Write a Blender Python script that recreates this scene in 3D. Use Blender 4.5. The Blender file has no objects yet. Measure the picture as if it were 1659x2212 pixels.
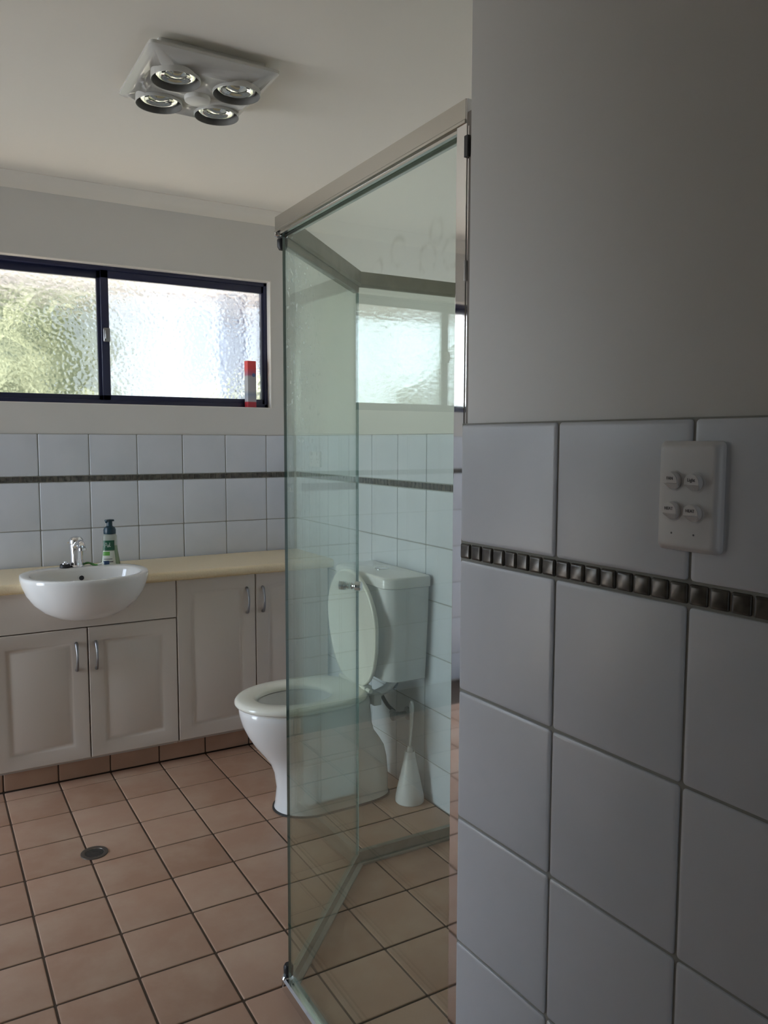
import bpy, bmesh, math, random
from math import sin, cos, pi, radians, sqrt
from mathutils import Vector, Matrix, noise
random.seed(7)
S = bpy.context.scene
COL = S.collection

# ------------------------------------------------------------------ camera
CAM_POS = (-0.6925, 0.0, 1.3253)
YAW, PITCH, ROLL, FPX = 30.2236, -5.0984, 0.1506, 1723.33
y_, p_, r_ = map(radians, (YAW, PITCH, ROLL))
fwd = Vector((sin(y_)*cos(p_), cos(y_)*cos(p_), sin(p_)))
rt = Vector((cos(y_), -sin(y_), 0)); up = rt.cross(fwd)
rt2 = rt*cos(r_) + up*sin(r_); up2 = -rt*sin(r_) + up*cos(r_)
cd = bpy.data.cameras.new('camera')
cd.sensor_fit = 'HORIZONTAL'; cd.sensor_width = 36.0; cd.lens = FPX/1659.0*36.0
cd.clip_start = 0.02; cd.clip_end = 200
cam = bpy.data.objects.new('camera', cd); COL.objects.link(cam)
M = Matrix((rt2, up2, -fwd)).transposed().to_4x4(); M.translation = Vector(CAM_POS)
cam.matrix_world = M
S.camera = cam

# ------------------------------------------------------------------ light, world, exposure
EXPOSURE = 0.07
SKY = 1.55       # hazy sky over the garden side
SKY_SIDE = 12.0   # brighter lobe added to the sky on the left to light the room
SKY_FRONT = -1.0   # sky behind the camera, dimmed to weaken the light from the added doorway
SUN = 26.0
S.view_settings.view_transform = 'Standard'; S.view_settings.look = 'None'
S.view_settings.exposure = EXPOSURE; S.view_settings.gamma = 1.0
S.view_settings.use_curve_mapping = False
S.cycles.use_denoising = True
S.cycles.max_bounces = 14; S.cycles.diffuse_bounces = 7; S.cycles.glossy_bounces = 6
S.cycles.transmission_bounces = 8; S.cycles.transparent_max_bounces = 16
S.cycles.sample_clamp_indirect = 12.0; S.cycles.caustics_refractive = True; S.cycles.caustics_reflective = False
S.cycles.blur_glossy = 0.3

W = bpy.data.worlds.new('world'); S.world = W; W.use_nodes = True
wn = W.node_tree; wn.nodes.clear()
tc = wn.nodes.new('ShaderNodeTexCoord'); sp = wn.nodes.new('ShaderNodeSeparateXYZ')
rp = wn.nodes.new('ShaderNodeValToRGB'); bg = wn.nodes.new('ShaderNodeBackground'); wo = wn.nodes.new('ShaderNodeOutputWorld')
wn.links.new(tc.outputs['Generated'], sp.inputs[0]); wn.links.new(sp.outputs['Z'], rp.inputs[0])
wn.links.new(rp.outputs[0], bg.inputs[0]); wn.links.new(bg.outputs[0], wo.inputs[0])
rp.color_ramp.elements[0].position = 0.0; rp.color_ramp.elements[0].color = (0.83, 0.915, 1.0, 1)
rp.color_ramp.elements[1].position = 0.6; rp.color_ramp.elements[1].color = (0.60, 0.76, 1.0, 1)
prev = None
for dvec, lo, hi, add in (((-0.93, 0.34, 0.2), 0.46, 0.97, SKY_SIDE), ((-0.30, -0.95, 0.1), 0.0, 0.8, SKY_FRONT)):
    dt = wn.nodes.new('ShaderNodeVectorMath'); dt.operation = 'DOT_PRODUCT'; dt.inputs[1].default_value = Vector(dvec).normalized()
    mrw = wn.nodes.new('ShaderNodeMapRange'); mrw.interpolation_type = 'SMOOTHSTEP'
    mrw.inputs['From Min'].default_value = lo; mrw.inputs['From Max'].default_value = hi; mrw.inputs['To Min'].default_value = 0.0; mrw.inputs['To Max'].default_value = add
    wn.links.new(tc.outputs['Generated'], dt.inputs[0]); wn.links.new(dt.outputs['Value'], mrw.inputs['Value'])
    ad = wn.nodes.new('ShaderNodeMath'); ad.operation = 'ADD'; wn.links.new(mrw.outputs[0], ad.inputs[0])
    if prev is None: ad.inputs[1].default_value = SKY
    else: wn.links.new(prev.outputs[0], ad.inputs[1])
    prev = ad
wn.links.new(prev.outputs[0], bg.inputs['Strength'])

sl = bpy.data.lights.new('sun', 'SUN'); sl.energy = SUN; sl.angle = radians(1.0); sl.color = (1.0, 0.95, 0.86)
so = bpy.data.objects.new('sun', sl); COL.objects.link(so)
so.rotation_euler = Vector((0.30, -0.25, -0.90)).to_track_quat('-Z', 'Y').to_euler()   # high sun: the eave keeps it off the windows, the ground outside, made pale for bounce, throws it up
def portal(x0, x1, z0, z1, y, flip=False):
    l = bpy.data.lights.new('window_portal', 'AREA'); l.shape = 'RECTANGLE'; l.size = x1-x0; l.size_y = z1-z0
    l.cycles.is_portal = True
    o = bpy.data.objects.new('window_portal', l); COL.objects.link(o)
    o.location = ((x0+x1)/2, y, (z0+z1)/2); o.rotation_euler = (radians(90 if flip else -90), 0, 0)
    return o
portal(-0.74, 0.767, 1.478, 2.068, 3.70)
portal(-2.33, -1.16, 1.478, 2.068, 3.70)
portal(-0.98, -0.08, 0.02, 2.10, -1.74, True)      # doorway added behind the camera to let light in
pl_ = portal(2.45, 3.35, 0.02, 2.1, 0.0); pl_.location = (-2.80, 2.90, 1.06); pl_.rotation_euler = (radians(90), 0, radians(-90))   # door opening added on the left to let side light in

# ------------------------------------------------------------------ helpers
def new_mat(name, color=(0.8, 0.8, 0.8), rough=0.5, metal=0.0, **kw):
    m = bpy.data.materials.new(name); m.use_nodes = True
    b = m.node_tree.nodes['Principled BSDF']
    b.inputs['Base Color'].default_value = (*color, 1); b.inputs['Roughness'].default_value = rough
    b.inputs['Metallic'].default_value = metal
    for k, v in kw.items(): b.inputs[k.replace('_', ' ')].default_value = v
    return m
def N(m, t, **kw):
    n = m.node_tree.nodes.new(t)
    for k, v in kw.items():
        if k in ('operation', 'blend_type', 'data_type', 'feature', 'distance', 'noise_dimensions', 'voronoi_dimensions'): setattr(n, k, v)
        else: n.inputs[k.replace('_', ' ')].default_value = v
    return n
def L(m, a, b): m.node_tree.links.new(a, b)
def noise_color(m, c1, c2, scale, detail=3, lo=0.35, hi=0.65, coord='Object'):
    b = m.node_tree.nodes['Principled BSDF']
    t = N(m, 'ShaderNodeTexCoord'); n = N(m, 'ShaderNodeTexNoise', Scale=scale, Detail=detail); r = N(m, 'ShaderNodeValToRGB')
    r.color_ramp.elements[0].position = lo; r.color_ramp.elements[1].position = hi
    r.color_ramp.elements[0].color = (*c1, 1); r.color_ramp.elements[1].color = (*c2, 1)
    L(m, t.outputs[coord], n.inputs['Vector']); L(m, n.outputs[0], r.inputs[0]); L(m, r.outputs[0], b.inputs['Base Color'])
    return r
def add_bump(m, scale, strength, dist=0.001, detail=2, coord='Object'):
    b = m.node_tree.nodes['Principled BSDF']
    t = N(m, 'ShaderNodeTexCoord'); n = N(m, 'ShaderNodeTexNoise', Scale=scale, Detail=detail)
    bp = N(m, 'ShaderNodeBump', Strength=strength, Distance=dist)
    L(m, t.outputs[coord], n.inputs['Vector']); L(m, n.outputs[0], bp.inputs['Height']); L(m, bp.outputs[0], b.inputs['Normal'])

MAT = {}
MAT['paint'] = new_mat('wall_paint', (0.66, 0.645, 0.61), 0.42); noise_color(MAT['paint'], (0.64, 0.625, 0.59), (0.68, 0.665, 0.635), 1.3); add_bump(MAT['paint'], 220, 0.15, 0.0006)
MAT['paint2'] = new_mat('bounce_cut_wall_paint', (0.38, 0.36, 0.33), 0.5)  # unseen walls, darkened to cut the light they bounce onto the near wall
MAT['trimwhite'] = new_mat('white_gloss_paint', (0.78, 0.75, 0.70), 0.3)
MAT['ceil'] = new_mat('ceiling_paint', (0.86, 0.82, 0.74), 0.7)
MAT['tile'] = new_mat('white_glazed_tile', (0.62, 0.635, 0.66), 0.30); noise_color(MAT['tile'], (0.60, 0.63, 0.675), (0.64, 0.665, 0.71), 7); add_bump(MAT['tile'], 26, 0.25, 0.0012)
MAT['grout'] = new_mat('grey_grout', (0.33, 0.33, 0.30), 0.85)
MAT['fgrout'] = new_mat('brown_floor_grout', (0.075, 0.048, 0.03), 0.85)
MAT['cab'] = new_mat('white_vinyl_wrap', (0.61, 0.545, 0.475), 0.38)
MAT['carcass'] = new_mat('cabinet_board', (0.5, 0.48, 0.44), 0.6)
MAT['bench'] = new_mat('cream_laminate', (0.80, 0.66, 0.42), 0.30); noise_color(MAT['bench'], (0.78, 0.63, 0.40), (0.84, 0.71, 0.48), 240, 2)
MAT['ceramic'] = new_mat('white_ceramic', (0.76, 0.755, 0.73), 0.07)
MAT['cistern'] = new_mat('white_cistern_plastic', (0.66, 0.67, 0.66), 0.2)
MAT['seat'] = new_mat('ivory_seat_plastic', (0.80, 0.79, 0.69), 0.16)
MAT['plastic'] = new_mat('white_plastic', (0.72, 0.72, 0.72), 0.28)
MAT['whitemetal'] = new_mat('white_enamel', (0.62, 0.61, 0.57), 0.10)
MAT['chrome'] = new_mat('chrome', (0.80, 0.80, 0.82), 0.06, 1.0)
MAT['alu'] = new_mat('bright_aluminium', (0.60, 0.585, 0.54), 0.16, 1.0)
MAT['alupost'] = new_mat('polished_aluminium', (0.82, 0.82, 0.82), 0.035, 1.0)
MAT['aluworn'] = new_mat('weathered_aluminium', (0.33, 0.33, 0.28), 0.42, 0.5); noise_color(MAT['aluworn'], (0.27, 0.265, 0.215), (0.33, 0.32, 0.265), 18)
MAT['nickel'] = new_mat('dark_nickel', (0.28, 0.28, 0.29), 0.3, 0.9)
MAT['black'] = new_mat('black_rubber', (0.012, 0.012, 0.014), 0.5)
MAT['darkhose'] = new_mat('dark_braided_hose', (0.07, 0.07, 0.065), 0.45, 0.4)
MAT['navy'] = new_mat('navy_window_frame', (0.018, 0.021, 0.062), 0.35)
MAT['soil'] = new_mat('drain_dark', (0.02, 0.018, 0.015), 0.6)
MAT['drainmetal'] = new_mat('tarnished_metal', (0.16, 0.14, 0.12), 0.4, 0.7)
MAT['ink'] = new_mat('grey_ink', (0.12, 0.12, 0.13), 0.6)
MAT['innerdark'] = new_mat('grey_shroud_inside', (0.22, 0.21, 0.19), 0.5)  # plain grey for the inside of the heater shrouds

# floor tiles: pinkish beige, tone varies tile by tile
GX0, GY0, TPX, TPY = -0.469, 3.144, 0.1945, 0.2050
def floor_tile_mat(name):
    m = new_mat(name, (0.5, 0.35, 0.27), 0.42); b = m.node_tree.nodes['Principled BSDF']
    t = N(m, 'ShaderNodeTexCoord'); s = N(m, 'ShaderNodeSeparateXYZ'); L(m, t.outputs['Object'], s.inputs[0])
    outs = []
    for ax, g, p in (('X', GX0, TPX), ('Y', GY0, TPY)):
        a = N(m, 'ShaderNodeMath', operation='SUBTRACT'); a.inputs[1].default_value = g; L(m, s.outputs[ax], a.inputs[0])
        d = N(m, 'ShaderNodeMath', operation='DIVIDE'); d.inputs[1].default_value = p; L(m, a.outputs[0], d.inputs[0])
        f = N(m, 'ShaderNodeMath', operation='FLOOR'); L(m, d.outputs[0], f.inputs[0]); outs.append(f)
    c = N(m, 'ShaderNodeCombineXYZ'); L(m, outs[0].outputs[0], c.inputs[0]); L(m, outs[1].outputs[0], c.inputs[1])
    wv = N(m, 'ShaderNodeTexWhiteNoise'); L(m, c.outputs[0], wv.inputs['Vector'])
    r = N(m, 'ShaderNodeValToRGB'); r.color_ramp.elements[0].color = (0.39, 0.225, 0.148, 1); r.color_ramp.elements[1].color = (0.49, 0.305, 0.212, 1)
    L(m, wv.outputs['Value'], r.inputs[0])
    n1 = N(m, 'ShaderNodeTexNoise', Scale=5.0, Detail=6.0, Roughness=0.6); L(m, t.outputs['Object'], n1.inputs['Vector'])
    r2 = N(m, 'ShaderNodeValToRGB'); r2.color_ramp.elements[0].position = 0.42; r2.color_ramp.elements[1].position = 0.75
    L(m, n1.outputs[0], r2.inputs[0])
    mx = N(m, 'ShaderNodeMix', data_type='RGBA'); mx.inputs[7].default_value = (0.60, 0.46, 0.34, 1)
    sc = N(m, 'ShaderNodeMath', operation='MULTIPLY'); sc.inputs[1].default_value = 0.45; L(m, r2.outputs[0], sc.inputs[0])
    L(m, sc.outputs[0], mx.inputs[0]); L(m, r.outputs[0], mx.inputs[6]); L(m, mx.outputs[2], b.inputs['Base Color'])
    bp = N(m, 'ShaderNodeBump', Strength=0.3, Distance=0.001); L(m, n1.outputs[0], bp.inputs['Height']); L(m, bp.outputs[0], b.inputs['Normal'])
    return m
MAT['ftile'] = floor_tile_mat('beige_floor_tile')
MAT['kick'] = new_mat('beige_skirting_tile', (0.52, 0.36, 0.27), 0.42); noise_color(MAT['kick'], (0.40, 0.25, 0.17), (0.47, 0.31, 0.22), 6)

# glass mosaic: brown with fine vertical bands
m = new_mat('brown_glass_mosaic', (0.10, 0.085, 0.065), 0.2); MAT['mosaic'] = m
noise_color(m, (0.045, 0.038, 0.03), (0.11, 0.098, 0.078), 60, 1)

def pane_mat(name, tint, dirt=False):
    """clear safety glass: tinted transmission and a Schlick mirror reflection on each face"""
    m = bpy.data.materials.new(name); m.use_nodes = True; nt = m.node_tree; nt.nodes.clear()
    out = nt.nodes.new('ShaderNodeOutputMaterial')
    tr = nt.nodes.new('ShaderNodeBsdfTransparent'); tr.inputs[0].default_value = (*tint, 1)
    gl = nt.nodes.new('ShaderNodeBsdfGlossy'); gl.inputs['Roughness'].default_value = 0.01; gl.inputs[0].default_value = (0.9, 1.0, 0.97, 1)
    lw = nt.nodes.new('ShaderNodeLayerWeight'); lw.inputs[0].default_value = 0.5
    pw = N(m, 'ShaderNodeMath', operation='POWER'); pw.inputs[1].default_value = 4.3; L(m, lw.outputs['Facing'], pw.inputs[0])
    ma = N(m, 'ShaderNodeMath', operation='MULTIPLY_ADD'); ma.inputs[1].default_value = 0.96; ma.inputs[2].default_value = 0.04; L(m, pw.outputs[0], ma.inputs[0])
    mx = nt.nodes.new('ShaderNodeMixShader'); L(m, ma.outputs[0], mx.inputs[0]); L(m, tr.outputs[0], mx.inputs[1]); L(m, gl.outputs[0], mx.inputs[2])
    last = mx
    if dirt:   # dried water film and spots along the outer edge of the pane (object x = distance from that edge)
        t = nt.nodes.new('ShaderNodeTexCoord'); s = nt.nodes.new('ShaderNodeSeparateXYZ'); L(m, t.outputs['Object'], s.inputs[0])
        mr = nt.nodes.new('ShaderNodeMapRange'); mr.inputs['From Min'].default_value = 0.03; mr.inputs['From Max'].default_value = 0.33
        mr.inputs['To Min'].default_value = 1.0; mr.inputs['To Max'].default_value = 0.0; L(m, s.outputs['X'], mr.inputs['Value'])
        mz = nt.nodes.new('ShaderNodeMapRange'); mz.inputs['From Min'].default_value = 0.9; mz.inputs['From Max'].default_value = 1.5; L(m, s.outputs['Z'], mz.inputs['Value'])
        n1 = N(m, 'ShaderNodeTexNoise', Scale=60.0, Detail=3.0); L(m, t.outputs['Object'], n1.inputs['Vector'])
        mp = nt.nodes.new('ShaderNodeMapRange'); mp.inputs['From Min'].default_value = 0.58; mp.inputs['From Max'].default_value = 0.72; L(m, n1.outputs[0], mp.inputs['Value'])
        f1 = N(m, 'ShaderNodeMath', operation='MULTIPLY'); L(m, mr.outputs[0], f1.inputs[0]); L(m, mz.outputs[0], f1.inputs[1])
        f2 = N(m, 'ShaderNodeMath', operation='MULTIPLY_ADD'); f2.inputs[1].default_value = 0.45; f2.inputs[2].default_value = 0.14; L(m, mp.outputs[0], f2.inputs[0])
        f3 = N(m, 'ShaderNodeMath', operation='MULTIPLY'); L(m, f1.outputs[0], f3.inputs[0]); L(m, f2.outputs[0], f3.inputs[1])
        df = nt.nodes.new('ShaderNodeBsdfTranslucent'); df.inputs[0].default_value = (0.8, 0.85, 0.85, 1)
        mx2 = nt.nodes.new('ShaderNodeMixShader'); L(m, f3.outputs[0], mx2.inputs[0]); L(m, last.outputs[0], mx2.inputs[1]); L(m, df.outputs[0], mx2.inputs[2]); last = mx2
    L(m, last.outputs[0], out.inputs[0])
    return m
MAT['glass'] = pane_mat('shower_glass', (0.950, 0.975, 0.945))
MAT['glassdirty'] = pane_mat('water_spotted_shower_glass', (0.950, 0.975, 0.945), True)
MAT['glassedge'] = new_mat('green_glass_edge', (0.10, 0.19, 0.17), 0.1)

# obscure (hammered) window glass
m = bpy.data.materials.new('obscure_window_glass'); m.use_nodes = True; nt = m.node_tree; nt.nodes.clear()
out = nt.nodes.new('ShaderNodeOutputMaterial')
rf = nt.nodes.new('ShaderNodeBsdfRefraction'); rf.inputs['Roughness'].default_value = 0.16; rf.inputs['IOR'].default_value = 1.5
tr = nt.nodes.new('ShaderNodeBsdfTransparent'); tr.inputs[0].default_value = (0.97, 0.98, 0.97, 1)
gl = nt.nodes.new('ShaderNodeBsdfGlossy'); gl.inputs['Roughness'].default_value = 0.12
t = nt.nodes.new('ShaderNodeTexCoord')
wp = N(m, 'ShaderNodeTexNoise', Scale=30.0, Detail=1.0); L(m, t.outputs['Object'], wp.inputs['Vector'])
mixv = N(m, 'ShaderNodeMix', data_type='VECTOR'); mixv.inputs[0].default_value = 0.012; L(m, t.outputs['Object'], mixv.inputs[4]); L(m, wp.outputs['Color'], mixv.inputs[5])
vo = N(m, 'ShaderNodeTexVoronoi', Scale=62.0, feature='SMOOTH_F1'); L(m, mixv.outputs[1], vo.inputs['Vector'])
bp = N(m, 'ShaderNodeBump', Strength=0.9, Distance=0.0035); L(m, vo.outputs['Distance'], bp.inputs['Height'])
L(m, bp.outputs[0], rf.inputs['Normal']); L(m, bp.outputs[0], gl.inputs['Normal'])
m1 = nt.nodes.new('ShaderNodeMixShader'); m1.inputs[0].default_value = 0.42; L(m, rf.outputs[0], m1.inputs[1]); L(m, tr.outputs[0], m1.inputs[2])
m2 = nt.nodes.new('ShaderNodeMixShader'); m2.inputs[0].default_value = 0.05; L(m, m1.outputs[0], m2.inputs[1]); L(m, gl.outputs[0], m2.inputs[2])
L(m, m2.outputs[0], out.inputs[0]); MAT['obscure'] = m

# ------------------------------------------------------------------ mesh builder
class MB:
    def __init__(self): self.bm = bmesh.new(); self.slots = []
    def slot(self, mat):
        if mat not in self.slots: self.slots.append(mat)
        return self.slots.index(mat)
    def _merge(self, tmp, mat):
        i = self.slot(mat); mp = {}
        for v in tmp.verts: mp[v] = self.bm.verts.new(v.co)
        for f in tmp.faces:
            try: nf = self.bm.faces.new([mp[v] for v in f.verts]); nf.material_index = i
            except ValueError: pass
        tmp.free()
    def box(self, x0, x1, y0, y1, z0, z1, mat, bev=0.0, seg=2, M=None):
        t = bmesh.new(); bmesh.ops.create_cube(t, size=1)
        for v in t.verts: v.co = Vector(((x0+x1)/2+v.co.x*(x1-x0), (y0+y1)/2+v.co.y*(y1-y0), (z0+z1)/2+v.co.z*(z1-z0)))
        if bev: bmesh.ops.bevel(t, geom=list(t.edges), offset=bev, segments=seg, affect='EDGES', profile=0.6)
        if M is not None: bmesh.ops.transform(t, matrix=M, verts=t.verts)
        self._merge(t, mat); return self
    def loft(self, rings, mat, cap0=True, cap1=True, closed_rings=True, loop=False):
        t = bmesh.new(); R = [[t.verts.new(p) for p in r] for r in rings]; n = len(R[0])
        pairs = list(zip(R, R[1:])) + ([(R[-1], R[0])] if loop else [])
        for a, b in pairs:
            for i in range(n if closed_rings else n-1):
                j = (i+1) % n
                try: t.faces.new((a[i], a[j], b[j], b[i]))
                except ValueError: pass
        if not loop:
            if cap0: t.faces.new(R[0][::-1])
            if cap1: t.faces.new(R[-1])
        bmesh.ops.recalc_face_normals(t, faces=t.faces)
        self._merge(t, mat); return self
    def lathe(self, prof, center, mat, n=32, sx=1, sy=1, M=None, cap0=True, cap1=True):
        rings = []
        for r, z in prof:
            ring = [Vector((r*sx*cos(2*pi*k/n), r*sy*sin(2*pi*k/n), z)) for k in range(n)]
            if M is not None: ring = [M @ p for p in ring]
            rings.append([p + Vector(center) for p in ring])
        return self.loft(rings, mat, cap0, cap1)
    def tube(self, pts, r, mat, n=10, flat=1.0, sub=4):
        pts = [Vector(p) for p in pts]
        if sub > 1 and len(pts) > 2:
            q = []
            for i in range(len(pts)-1):
                p0 = pts[max(i-1, 0)]; p1 = pts[i]; p2 = pts[i+1]; p3 = pts[min(i+2, len(pts)-1)]
                for k in range(sub):
                    u = k/sub
                    q.append(0.5*((2*p1)+(p2-p0)*u+(2*p0-5*p1+4*p2-p3)*u*u+(3*p1-p0-3*p2+p3)*u**3))
            q.append(pts[-1]); 
            rr = r if not isinstance(r, (list, tuple)) else [r[min(int(i/sub), len(r)-1)]*(1-(i % sub)/sub)+r[min(int(i/sub)+1, len(r)-1)]*((i % sub)/sub) for i in range(len(q))]
            pts = q
        else: rr = r
        rings = []; prev = None
        for i, p in enumerate(pts):
            d = (pts[min(i+1, len(pts)-1)] - pts[max(i-1, 0)]).normalized()
            a = prev if prev is not None else (Vector((0, 0, 1)) if abs(d.z) < 0.9 else Vector((1, 0, 0)))
            s = d.cross(a).normalized(); u = s.cross(d).normalized(); prev = u
            ri = rr[i] if isinstance(rr, (list, tuple)) else rr
            rings.append([p + (s*cos(2*pi*k/n) + u*flat*sin(2*pi*k/n))*ri for k in range(n)])
        return self.loft(rings, mat)
    def prism(self, poly, z0, z1, mat, axes='xy'):
        def P(a, b, c): return {'xy': (a, b, c), 'xz': (a, c, b), 'yz': (c, a, b)}[axes]
        return self.loft([[Vector(P(a, b, z0)) for a, b in poly], [Vector(P(a, b, z1)) for a, b in poly]], mat)
    def obj(self, name, parent=None, loc=None, sharp=32):
        bm = self.bm; bm.normal_update()
        for f in bm.faces: f.smooth = True
        for e in bm.edges:
            e.smooth = not (len(e.link_faces) == 2 and e.calc_face_angle(0) > radians(sharp)) if len(e.link_faces) == 2 else False
        me = bpy.data.meshes.new(name); bm.to_mesh(me); bm.free()
        for s in self.slots: me.materials.append(MAT[s] if isinstance(s, str) else s)
        o = bpy.data.objects.new(name, me); COL.objects.link(o)
        if loc is not None:
            me.transform(Matrix.Translation(-Vector(loc))); o.location = loc
        if parent is not None: o.parent = parent
        return o
def empty(name, label, cat, loc, rot=(0, 0, 0), group=None):
    o = bpy.data.objects.new(name, None); COL.objects.link(o); o.location = loc; o.rotation_euler = rot
    o.empty_display_size = 0.05; o['label'] = label; o['category'] = cat
    if group: o['group'] = group
    return o
def tag(o, label, cat, group=None):
    o['label'] = label; o['category'] = cat
    if group: o['group'] = group
    return o
def struct(o): o['kind'] = 'structure'; return o
def part(mb, name, parent, off=None, **kw):
    """mesh given in world coordinates -> child of an Empty (translation only)"""
    o = mb.obj(name, **kw); T = Vector(off) if off is not None else Vector(parent.location)
    o.data.transform(Matrix.Translation(-T)); o.parent = parent
    return o
def subpart(mb, name, parent, root):
    """child of a part; the part itself sits at the root's origin"""
    return part(mb, name, parent, off=root.location)
def text_mesh(name, body, size, mat, M, parent=None, extrude=0.0002):
    cu = bpy.data.curves.new(name, 'FONT'); cu.body = body; cu.size = size; cu.align_x = 'CENTER'; cu.align_y = 'CENTER'; cu.extrude = extrude
    o = bpy.data.objects.new(name, cu); COL.objects.link(o)
    bpy.context.view_layer.update()
    me = bpy.data.meshes.new_from_object(o.evaluated_get(bpy.context.evaluated_depsgraph_get()))
    COL.objects.unlink(o); bpy.data.objects.remove(o)
    me.transform(M); me.materials.clear(); me.materials.append(MAT[mat])
    n = bpy.data.objects.new(name, me); COL.objects.link(n)
    if parent: n.parent = parent
    return n
def rrect(w, h, r, n=4):
    P = []
    for cx, cy, a0 in ((w-r, h-r, 0), (r, h-r, 90), (r, r, 180), (w-r, r, 270)):
        for k in range(n+1):
            a = radians(a0+90*k/n); P.append((cx+r*cos(a), cy+r*sin(a)))
    return P
def tile_layer(mb, O, U, V, Nn, us, vs, mat='tile', grout='grout', h=0.008, gap=0.0035, rad=0.004, lip=0.0035, tilt=0.0012, back=True):
    """glazed tiles with softened edges standing on a grout bed; cell edges at us x vs; O on the tile face"""
    O, U, V, Nn = Vector(O), Vector(U), Vector(V), Vector(Nn)
    rnd = random.Random(len(us)*31+len(vs))
    for a, b in zip(us, us[1:]):
        for c, d in zip(vs, vs[1:]):
            w, hh = b-a-gap, d-c-gap
            if w < 0.004 or hh < 0.004: continue
            r = min(rad, w*0.3, hh*0.3); l = min(lip, w*0.25, hh*0.25)
            tu, tv = rnd.uniform(-tilt, tilt), rnd.uniform(-tilt, tilt)
            rings = []
            for ins, dep in ((0, h), (0, 0.0022), (0.0006, 0.0010), (l*0.45, 0.0003), (l, 0.0)):
                base = rrect(w-2*ins, hh-2*ins, max(r-ins*0.5, 0.0008), 3)
                rings.append([O + U*(a+gap/2+ins+x) + V*(c+gap/2+ins+y) + Nn*(-dep+(tu*(x-w/2)+tv*(y-hh/2))*(1 if dep < h else 0)) for x, y in base])
            mb.loft(rings, mat, cap0=False)
    if back:
        t = bmesh.new(); q = [O+U*us[0]+V*vs[0]-Nn*(h*0.38), O+U*us[-1]+V*vs[0]-Nn*(h*0.38), O+U*us[-1]+V*vs[-1]-Nn*(h*0.38), O+U*us[0]+V*vs[-1]-Nn*(h*0.38)]
        q2 = [p - Nn*(h*0.6) for p in q]
        a = [t.verts.new(p) for p in q]; b = [t.verts.new(p) for p in q2]
        t.faces.new(a); t.faces.new(b[::-1])
        for i in range(4): t.faces.new((a[i], b[i], b[(i+1) % 4], a[(i+1) % 4]))
        bmesh.ops.recalc_face_normals(t, faces=t.faces)
        mb._merge(t, grout)
def frange(a, b, s, origin):
    """grid lines origin + k*s clipped to [a,b], ends included"""
    k = math.ceil((a-origin)/s - 1e-6); out = [a]
    while origin+k*s < b-1e-4:
        v = origin+k*s
        if v > a+1e-4: out.append(v)
        k += 1
    return out+[b]

# ------------------------------------------------------------------ room shell
XS, YB, ZC = 0.885, 3.5587, 2.375
XL, YF = -2.65, -1.6
ZT, ZS1, ZS0 = 1.351, 1.175, 1.1505
ROWS = [0.0, 0.1505, 0.3505, 0.5505, 0.7505, 0.9505, 1.1505]

# floor (open over the drain pipe is not needed)
b = MB()
tile_layer(b, (0, 0, 0), (1, 0, 0), (0, 1, 0), (0, 0, 1), frange(-2.0, XS, TPX, GX0), frange(-0.6, 3.222, TPY, GY0), 'ftile', 'fgrout', h=0.006, gap=0.0055, rad=0.003, lip=0.003, tilt=0.0006)
b.box(XL-0.2, XS+0.9, YF-0.2, YB+0.2, -0.12, -0.0062, 'fgrout')
struct(b.obj('floor'))

# ceiling
b = MB(); b.box(XL-0.2, 2.2, YF-0.2, YB+0.25, ZC, ZC+0.15, 'ceil'); struct(b.obj('ceiling'))

# back wall with two window openings
WIN = [(-0.74, 0.767), (-2.33, -1.16)]
WZ0, WZ1 = 1.478, 2.068
b = MB(); YP = YB+0.006
b.box(XL-0.15, XS+0.15, YP, YP+0.14, -0.1, WZ0, 'paint')
b.box(XL-0.15, XS+0.15, YP, YP+0.14, WZ1, ZC, 'paint')
for x0, x1 in ((XL-0.15, -2.33), (-1.16, -0.74), (0.767, XS+0.15)): b.box(x0, x1, YP, YP+0.14, WZ0, WZ1, 'paint')
BU = frange(XL, XS-0.008, 0.2, -0.2666)
tile_layer(b, (0, YB, 0), (1, 0, 0), (0, 0, 1), (0, -1, 0), BU, [ZS1, ZT])
tile_layer(b, (0, YB, 0), (1, 0, 0), (0, 0, 1), (0, -1, 0), BU, [0.7505, 0.9505, 1.1505])
tile_layer(b, (0, YB, 0), (1, 0, 0), (0, 0, 1), (0, -1, 0), frange(XL, XS-0.008, 0.025, -0.2666), [ZS0, ZS1], 'mosaic', 'grout', gap=0.0022, rad=0.0015, lip=0.0015, tilt=0.01)
tile_layer(b, (0, YB, 0), (1, 0, 0), (0, 0, 1), (0, -1, 0), frange(XL, -0.55, 0.2, -0.2666), ROWS[:5])
struct(b.obj('wall_back'))

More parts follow.
